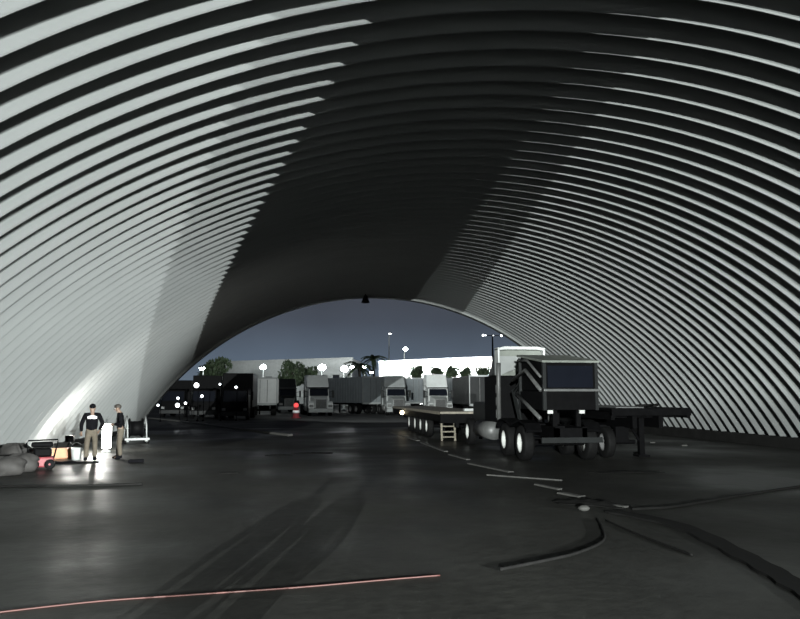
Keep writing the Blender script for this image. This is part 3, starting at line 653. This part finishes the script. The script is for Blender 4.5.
# orange box whose colour stands in for a fire glow
cr_ = thing('orange_glow_box', g(61, 458.5), 0.3); tag(cr_, 'small orange box standing in for the orange glow beside the work light', 'orange_glow_box')
q = MB(); q.box(-0.32, 0.32, -0.22, 0.22, 0, 0.04); q.box(-0.32, 0.32, -0.22, -0.19, 0, 0.3); q.box(-0.32, 0.32, 0.19, 0.22, 0, 0.3); q.box(-0.32, -0.29, -0.22, 0.22, 0, 0.3); q.box(0.29, 0.32, -0.22, 0.22, 0, 0.3)
q.build('shell', M['orange'], cr_); 
rm = MB(); rm.box(-0.34, 0.34, -0.24, -0.21, 0.27, 0.32); rm.box(-0.34, 0.34, 0.21, 0.24, 0.27, 0.32); rm.box(-0.34, -0.31, -0.24, 0.24, 0.27, 0.32); rm.box(0.31, 0.34, -0.24, 0.24, 0.27, 0.32); rm.build('rim', M['orange'], cr_)
# bucket
bk = thing('bucket', g(76, 460)); tag(bk, 'white bucket standing left of the person in the printed jacket', 'bucket')
MB().lathe([(0.001, 0), (0.13, 0), (0.17, 0.38), (0.155, 0.38), (0.12, 0.03), (0.001, 0.03)], 20).build('shell', M['white'], bk, True)
MB().tube([(0.165 * math.cos(a), 0.0, 0.37 + 0.17 * math.sin(a)) for a in [PI * k / 10 for k in range(11)]], 0.008, 6).build('handle', M['steel'], bk, True)
# plate compactor like machine
pc = thing('generator', g(42, 469), 0.25); tag(pc, 'small black machine on a red base beside the rubble sacks', 'machine')
MB().box(-0.28, 0.28, -0.22, 0.22, 0.06, 0.34).build('base', M['red'], pc, bevel=0.04)
MB().box(-0.22, 0.22, -0.17, 0.17, 0.34, 0.58).build('engine', M['black'], pc, bevel=0.05)
MB().box(-0.30, 0.26, -0.15, 0.15, 0.60, 0.74).build('fuel_tank', M['black'], pc, bevel=0.05)
MB().tube([(-0.3, 0, 0.3), (-0.42, 0, 0.7), (-0.38, 0, 0.78), (0.36, 0, 0.80), (0.36, 0, 0.72), (0.28, 0, 0.3)], 0.02, 8).build('frame', M['black'], pc, True)
for s in (-1, 1): MB().lathe([(0.03, -0.04), (0.13, -0.05), (0.14, 0), (0.13, 0.05), (0.03, 0.04)], 18, 'y', (s * 0.2, -0.24, 0.14)).build('wheel', M['rubber'], pc, True)
# rubble sacks
def sack(loc, rz, sx, sy, sz, label, m):
    o = MB(); n = 20; k = 10; vs = []; fs = []
    for i in range(k + 1):
        th = PI * i / k
        for j in range(n):
            ph = 2 * PI * j / n
            r = (abs(math.sin(th)) ** 0.6) * (1 + 0.10 * math.sin(3 * ph + i) + 0.06 * math.sin(5 * ph + 2 * i))
            vs.append((r * math.cos(ph) * sx, r * math.sin(ph) * sy, max(0.0, sz * (0.48 - 0.55 * math.cos(th)) * (1 + 0.06 * math.sin(4 * ph)))))
    for i in range(k):
        for j in range(n): fs.append((i * n + j, i * n + (j + 1) % n, (i + 1) * n + (j + 1) % n, (i + 1) * n + j))
    o.add(vs, fs); b = o.build('sack', M[m], None, True); b.location = loc; b.rotation_euler = (0, 0, rz)
    tag(b, label, 'sack', 'sacks at the foot of the left wall')
sack(g(21, 472), 0.2, 0.42, 0.26, 0.46, 'grey filled sack nearest to the small red-based machine', 'tarp')
sack(g(4, 475.5), 0.1, 0.5, 0.3, 0.45, 'grey filled sack lowest at the left edge of the picture', 'tarp')
sack(g(14, 465.5), -0.3, 0.5, 0.32, 0.6, 'bulky grey sack behind the two front sacks', 'tarp')
sack(g(33, 463), 0.9, 0.42, 0.3, 0.42, 'flat grey sack against the wall behind the red-based machine', 'tarp')
tp = MB(); vs = []; fs = []
for i in range(15):
    for j in range(7):
        x = -0.9 + 1.8 * i / 14; y = -0.25 + 0.5 * j / 6; e = min(1, 3 * min(i, 14 - i) / 14, 2 * min(j, 6 - j) / 6 + 0.2)
        vs.append((x, y, 0.012 + e * (0.05 + 0.03 * math.sin(4 * x + j) + 0.02 * math.sin(9 * x))))
for i in range(14):
    for j in range(6): fs.append((i * 7 + j, (i + 1) * 7 + j, (i + 1) * 7 + j + 1, i * 7 + j + 1))
tp.add(vs, fs); o = tp.build('tarpaulin', M['jacket'], None, True); o.location = g(66, 463.5); o.rotation_euler = (0, 0, 0.2)
so = o.modifiers.new('thickness', 'SOLIDIFY'); so.thickness = 0.01
tag(o, 'dark crumpled tarpaulin flat on the ground before the orange box', 'tarpaulin')
# hose-reel cart by the second person
rc = thing('hose_reel_cart', g(135, 443), 0.35); tag(rc, 'low hose reel cart with pale frame behind the person in profile', 'cart')
MB().lathe([(0.12, -0.28), (0.42, -0.28), (0.42, -0.24), (0.30, -0.22), (0.30, 0.22), (0.42, 0.24), (0.42, 0.28), (0.12, 0.28)], 24, 'x', (0, 0, 0.62)).build('drum', M['black'], rc, True)
fr = MB()
for s in (-1, 1):
    fr.tube([(s * 0.38, -0.5, 0.12), (s * 0.38, -0.42, 0.75), (s * 0.38, 0.0, 1.14), (s * 0.38, 0.42, 0.75), (s * 0.38, 0.5, 0.12)], 0.035, 8)
    fr.tube([(s * 0.38, -0.6, 0.12), (s * 0.38, 0.6, 0.12)], 0.05, 8)
fr.tube([(-0.38, 0.0, 0.62), (0.38, 0.0, 0.62)], 0.03, 8)
fr.build('frame', M['cream'], rc, True)
MB().box(-0.5, 0.5, -0.6, 0.6, 0.14, 0.24).build('tray', M['cream'], rc, bevel=0.03)
for s in (-1, 1):
    for y in (-0.4, 0.4): MB().lathe([(0.02, -0.05), (0.11, -0.05), (0.12, 0), (0.11, 0.05), (0.02, 0.05)], 16, 'x', (s * 0.46, y, 0.12)).build('wheel', M['rubber'], rc, True)
bt = MB(); bt.box(-0.22, 0.22, -0.06, 0.06, 0, 0.10); o = bt.build('block', M['jacket'], None, bevel=0.02); o.location = g(136, 462.5); o.rotation_euler = (0, 0, 0.2)
tag(o, 'small dark block on the floor right of the person in profile', 'block')

# ------------------------------------------------------------------ things on the floor
def smooth_path(px, z, per=8):
    P = [g(u, v) for u, v in px]; out = []
    for i in range(len(P) - 1):
        a = P[max(0, i - 1)]; b = P[i]; c = P[i + 1]; d = P[min(len(P) - 1, i + 2)]
        for k in range(per):
            t = k / per
            q = 0.5 * ((2 * b) + (c - a) * t + (2 * a - 5 * b + 4 * c - d) * t * t + (3 * b - a - 3 * c + d) * t ** 3)
            out.append(Vector((q.x, q.y, z)))
    e = P[-1].copy(); e.z = z; out.append(e); return out
def hose(name, px, r, m, label, cat):
    tag(MB().tube(smooth_path(px, r * 0.9), r, 8).build(name, M[m], None, True), label, cat)
hose('cord', [(-30, 617), (0, 613), (100, 602), (200, 595), (300, 588), (380, 581), (440, 576)], 0.009, 'cord', 'thin red cord stretched across the floor at the front left', 'cord')
hose('hose', [(860, 480), (800, 487.5), (750, 495), (680, 507), (652, 509.5), (632, 510.5)], 0.026, 'hose', 'dark hose running from the right edge of the picture to the scrap heap', 'hose')
hose('hose', [(597, 520), (602, 529), (603, 542), (578, 554), (545, 562), (500, 571)], 0.02, 'hose', 'dark hose curling forward from the scrap heap to the middle of the floor', 'hose')
hose('hose', [(606, 521), (630, 532), (660, 544), (692, 556)], 0.015, 'hose', 'short thin dark hose slanting right from the scrap heap', 'hose')
def band(name, px, w, m, z=0.004, label=None, cat=None, h=0.012):
    P = smooth_path(px, 0.0); b = MB(); vs = []; fs = []
    for i, p in enumerate(P):
        d = (P[min(i + 1, len(P) - 1)] - P[max(i - 1, 0)]).normalized(); s = Vector((-d.y, d.x, 0)) * w * (0.5 + 0.06 * math.sin(i * 1.7))
        vs += [p - s, p + s, p + s * 0.9 + Vector((0, 0, h)), p - s * 0.9 + Vector((0, 0, h))]
    for i in range(len(P) - 1):
        for k in range(4): q = (k + 1) % 4; fs.append((i * 4 + k, i * 4 + q, i * 4 + 4 + q, i * 4 + 4 + k))
    fs += [(3, 2, 1, 0), tuple(len(vs) - 4 + k for k in range(4))]
    b.add(vs, fs); o = b.build(name, M[m])
    return tag(o, label, cat)
band('rubber_mat', [(612, 512), (680, 527), (745, 558), (800, 589), (850, 620)], 0.34, 'hose', label='long dark rubber strip slanting to the lower right corner', cat='mat', h=0.03)
scr = [((392, 433), (418, 441), 0.16, 'pale flat board far off, nearest to the multi-wheeled trailer'),
       ((422, 443), (446, 452), 0.16, 'pale flat board below the ladder'),
       ((450, 455), (468, 460), 0.14, 'short pale board left of the near white-hubbed wheels'),
       ((470, 464), (511, 472.5), 0.18, 'broad pale board in front of the near white-hubbed wheels'),
       ((487, 475.5), (562, 481), 0.06, 'long thin pale batten lying left of the dark scrap heap'),
       ((536, 485), (560, 490), 0.12, 'pale board end right below the long thin batten'),
       ((560, 493.5), (582, 497.5), 0.18, 'bright short board just behind the dark scrap heap'),
       ((606, 505), (626, 508), 0.16, 'pale board at the right of the dark scrap heap')]
for (a, b, w, lb) in scr:
    A, B = g(*a), g(*b); d = (B - A); L = d.length; o = MB().box(0, L, -w / 2, w / 2, 0, 0.035).build('board', M['concrete'], None, bevel=0.006)
    o.location = A; o.rotation_euler = (0, 0, math.atan2(d.y, d.x)); tag(o, lb, 'board', 'pale boards along the floor')
def rag(name, u, v, sx, sy, sz, m, label, cat, rz=0.0, lumps=3):
    o = MB(); vs = []; fs = []; nx, ny = 16, 10
    for i in range(nx + 1):
        for j in range(ny + 1):
            x = 2 * i / nx - 1; y = 2 * j / ny - 1; r = math.hypot(x, y); e = max(0.0, 1 - r * r)
            k = 1 + 0.15 * math.sin(5 * math.atan2(y, x))
            vs.append((x * sx * k, y * sy * k, 0.008 + sz * e * (0.6 + 0.4 * math.sin(lumps * 3 * x + 1) * math.cos(lumps * 2.5 * y))))
    for i in range(nx):
        for j in range(ny): fs.append((i * (ny + 1) + j, (i + 1) * (ny + 1) + j, (i + 1) * (ny + 1) + j + 1, i * (ny + 1) + j + 1))
    o.add(vs, fs); b = o.build(name, M[m], None, True); b.location = g(u, v); b.rotation_euler = (0, 0, rz)
    s = b.modifiers.new('thickness', 'SOLIDIFY'); s.thickness = 0.008; s.offset = 1
    return tag(b, label, cat)
rag('cloth', 589, 504.5, 0.26, 0.62, 0.10, 'hose', 'dark crumpled cloth, the heart of the scrap heap on the right floor', 'cloth', 0.9)
rag('cloth', 312, 453.5, 0.65, 0.22, 0.04, 'hose', 'flat dark rag, right one of two on the floor ahead', 'cloth')
rag('cloth', 279, 455.5, 0.42, 0.22, 0.04, 'hose', 'flat dark rag, left one of two on the floor ahead', 'cloth')
rag('cloth', 229, 473.5, 0.22, 0.16, 0.04, 'hose', 'small dark rag alone on the floor in front of the two others', 'cloth')
rag('cloth', 625, 472.5, 0.9, 0.22, 0.04, 'hose', 'long dark rag on the floor before the right flatbed trailer', 'cloth')
hose('floor_line', [(-20, 487.5), (20, 487), (80, 486.5), (142, 485)], 0.025, 'hose', 'thin dark line straight across the floor in front of the sacks, drawn as a tube', 'floor_line')  # dark tube laid along a crack line in the floor
tag(band('trim_4', [(150, 418.5), (190, 423), (240, 430), (290, 436)], 0.3, 'concrete', h=0.1), kind='structure')
st = MB(); st.ball((0, 0, 0.05), 0.09, 10, (1.2, 0.9, 0.6)); o = st.build('stone', M['concrete'], None, True); o.location = g(584, 511); tag(o, 'pale lump at the front of the dark scrap heap', 'stone')
for u, v, lb in ((636, 453.5, 'small pale scrap just left of the propping leg'), (684, 446, 'small pale scrap on the floor near the right wall'), (652, 443, 'small pale scrap behind the propping leg')):
    o = MB().hexa([(-0.13, -0.06, 0), (0.12, -0.08, 0), (0.14, 0.07, 0), (-0.1, 0.08, 0), (-0.11, -0.05, 0.05), (0.1, -0.06, 0.04), (0.11, 0.05, 0.07), (-0.08, 0.06, 0.05)]).build('scrap', M['concrete'], None, bevel=0.01)
    o.location = g(u, v); tag(o, lb, 'scrap', 'pale scraps by the right wall')

# ------------------------------------------------------------------ light
def light(kind, name, loc, power, col=(1, 1, 1), size=0.2, target=None, spot=None, blend=0.3, sy=None):
    l = bpy.data.lights.new(name, kind); l.energy = power; l.color = col
    if kind == 'AREA':
        l.shape = 'RECTANGLE'; l.size = size; l.size_y = sy or size
    else: l.shadow_soft_size = size
    if spot: l.spot_size = math.radians(spot); l.spot_blend = blend
    o = bpy.data.objects.new(name, l); COL.objects.link(o); o.location = loc
    if target is not None:
        o.rotation_euler = (Vector(target) - Vector(loc)).to_track_quat('-Z', 'Y').to_euler()
    return o
COOL = (0.95, 1.0, 0.985)
# floodlights just outside the front arch, two on either side
def flood(x, y, z, az, el, power, half, blend=0.12):
    a = math.radians(az); p = Vector((x, y, z))
    light('SPOT', 'floodlight', p, power, COOL, 0.03, p + Vector((math.sin(a), math.cos(a), math.tan(math.radians(el)))), 2 * half, blend)
flood(AX + 41.0, Y0 - 80, 9.45, -34.5, 1.5, 1400000, 13, 0.25)
flood(AX + 51.5, Y0 - 80, 12.0, -38.5, 0, 740000, 13, 0.25)
flood(AX - 10.4, Y0 - 50, 7.45, 16, 11, 430000, 15.5, 0.12)
flood(AX - 18.8, Y0 - 50, 6.6, 21, 0, 560000, 22, 0.2)
# work light at the left wall, and an added light for the glare beside it
p = g(69, 453.5); light('POINT', 'work_light_glow', (p.x - 0.05, p.y + 0.35, 0.55), 380, (1, 0.98, 0.92), 0.2)
p = g(106, 452); light('POINT', 'work_light_glow', (p.x - 0.4, p.y + 0.2, 0.8), 300, (1, 0.98, 0.92), 0.12)  # added light for the glare between the two people
# wash along the warehouse wall
for k in range(5):
    q = WA.lerp(WC, 0.1 + 0.2 * k) + fwR * 6 + Vector((0, 0, 9.5))
    light('AREA', 'wall_washer', q, 5200, (0.95, 1, 0.99), 7, q - fwR * 6 - Vector((0, 0, 3.5)), sy=0.4)
for k in range(4):
    q = VA.lerp(VC, 0.14 + 0.24 * k) + fwL * 6 + Vector((0, 0, 10))
    light('AREA', 'wall_washer', q, 130, (0.95, 1, 0.99), 9, q - fwL * 6 - Vector((0, 0, 4)), sy=0.4)
# yard floods onto the parked trucks
light('SPOT', 'yard_flood', (2, 46.5, 9.5), 9000, COOL, 0.3, (12, 72, 2.2), 75)
light('SPOT', 'yard_flood', (-2, 50, 9.5), 1900, COOL, 0.3, (-11, 72, 2.5), 50)

# ------------------------------------------------------------------ night sky
w = bpy.data.worlds.new('night_sky'); SC.world = w; w.use_nodes = True
nt = w.node_tree; bg = nt.nodes['Background']
tc = nt.nodes.new('ShaderNodeTexCoord'); sp = nt.nodes.new('ShaderNodeSeparateXYZ'); cr = nt.nodes.new('ShaderNodeValToRGB')
nt.links.new(tc.outputs['Generated'], sp.inputs[0]); nt.links.new(sp.outputs['Z'], cr.inputs['Fac'])
E_ = cr.color_ramp.elements
E_[0].position = 0.0; E_[0].color = (0.115, 0.150, 0.190, 1)
E_[1].position = 0.40; E_[1].color = (0.030, 0.034, 0.042, 1)
for ps, cl in ((0.05, (0.085, 0.112, 0.150)), (0.10, (0.056, 0.067, 0.088)), (0.15, (0.048, 0.053, 0.066))):
    e = E_.new(ps); e.color = (*cl, 1)
nz = nt.nodes.new('ShaderNodeTexNoise'); nz.inputs['Scale'].default_value = 5; nz.inputs['Detail'].default_value = 4
nt.links.new(tc.outputs['Generated'], nz.inputs['Vector'])
mr = nt.nodes.new('ShaderNodeMapRange'); mr.inputs[1].default_value = 0.3; mr.inputs[2].default_value = 0.7; mr.inputs[3].default_value = 0.88; mr.inputs[4].default_value = 1.12
nt.links.new(nz.outputs['Fac'], mr.inputs[0])
mx = nt.nodes.new('ShaderNodeMix'); mx.data_type = 'RGBA'; mx.blend_type = 'MULTIPLY'; mx.inputs[0].default_value = 1
nt.links.new(cr.outputs['Color'], mx.inputs[6]); nt.links.new(mr.outputs[0], mx.inputs[7]); nt.links.new(mx.outputs[2], bg.inputs['Color'])
bg.inputs['Strength'].default_value = 1.0

# ------------------------------------------------------------------ camera
cd = bpy.data.cameras.new('camera'); cam = bpy.data.objects.new('camera', cd); COL.objects.link(cam)
cd.sensor_fit = 'HORIZONTAL'; cd.sensor_width = 36; cd.lens = FPX / 800 * 36; cd.clip_end = 2000
cam.location = (0, 0, EYE); cam.rotation_euler = (PI / 2 + PIT, 0, -YAW)
SC.camera = cam
vs_ = SC.view_settings; vs_.view_transform = 'Standard'; vs_.look = 'None'; vs_.gamma = 1; vs_.use_curve_mapping = False; vs_.exposure = 0.12
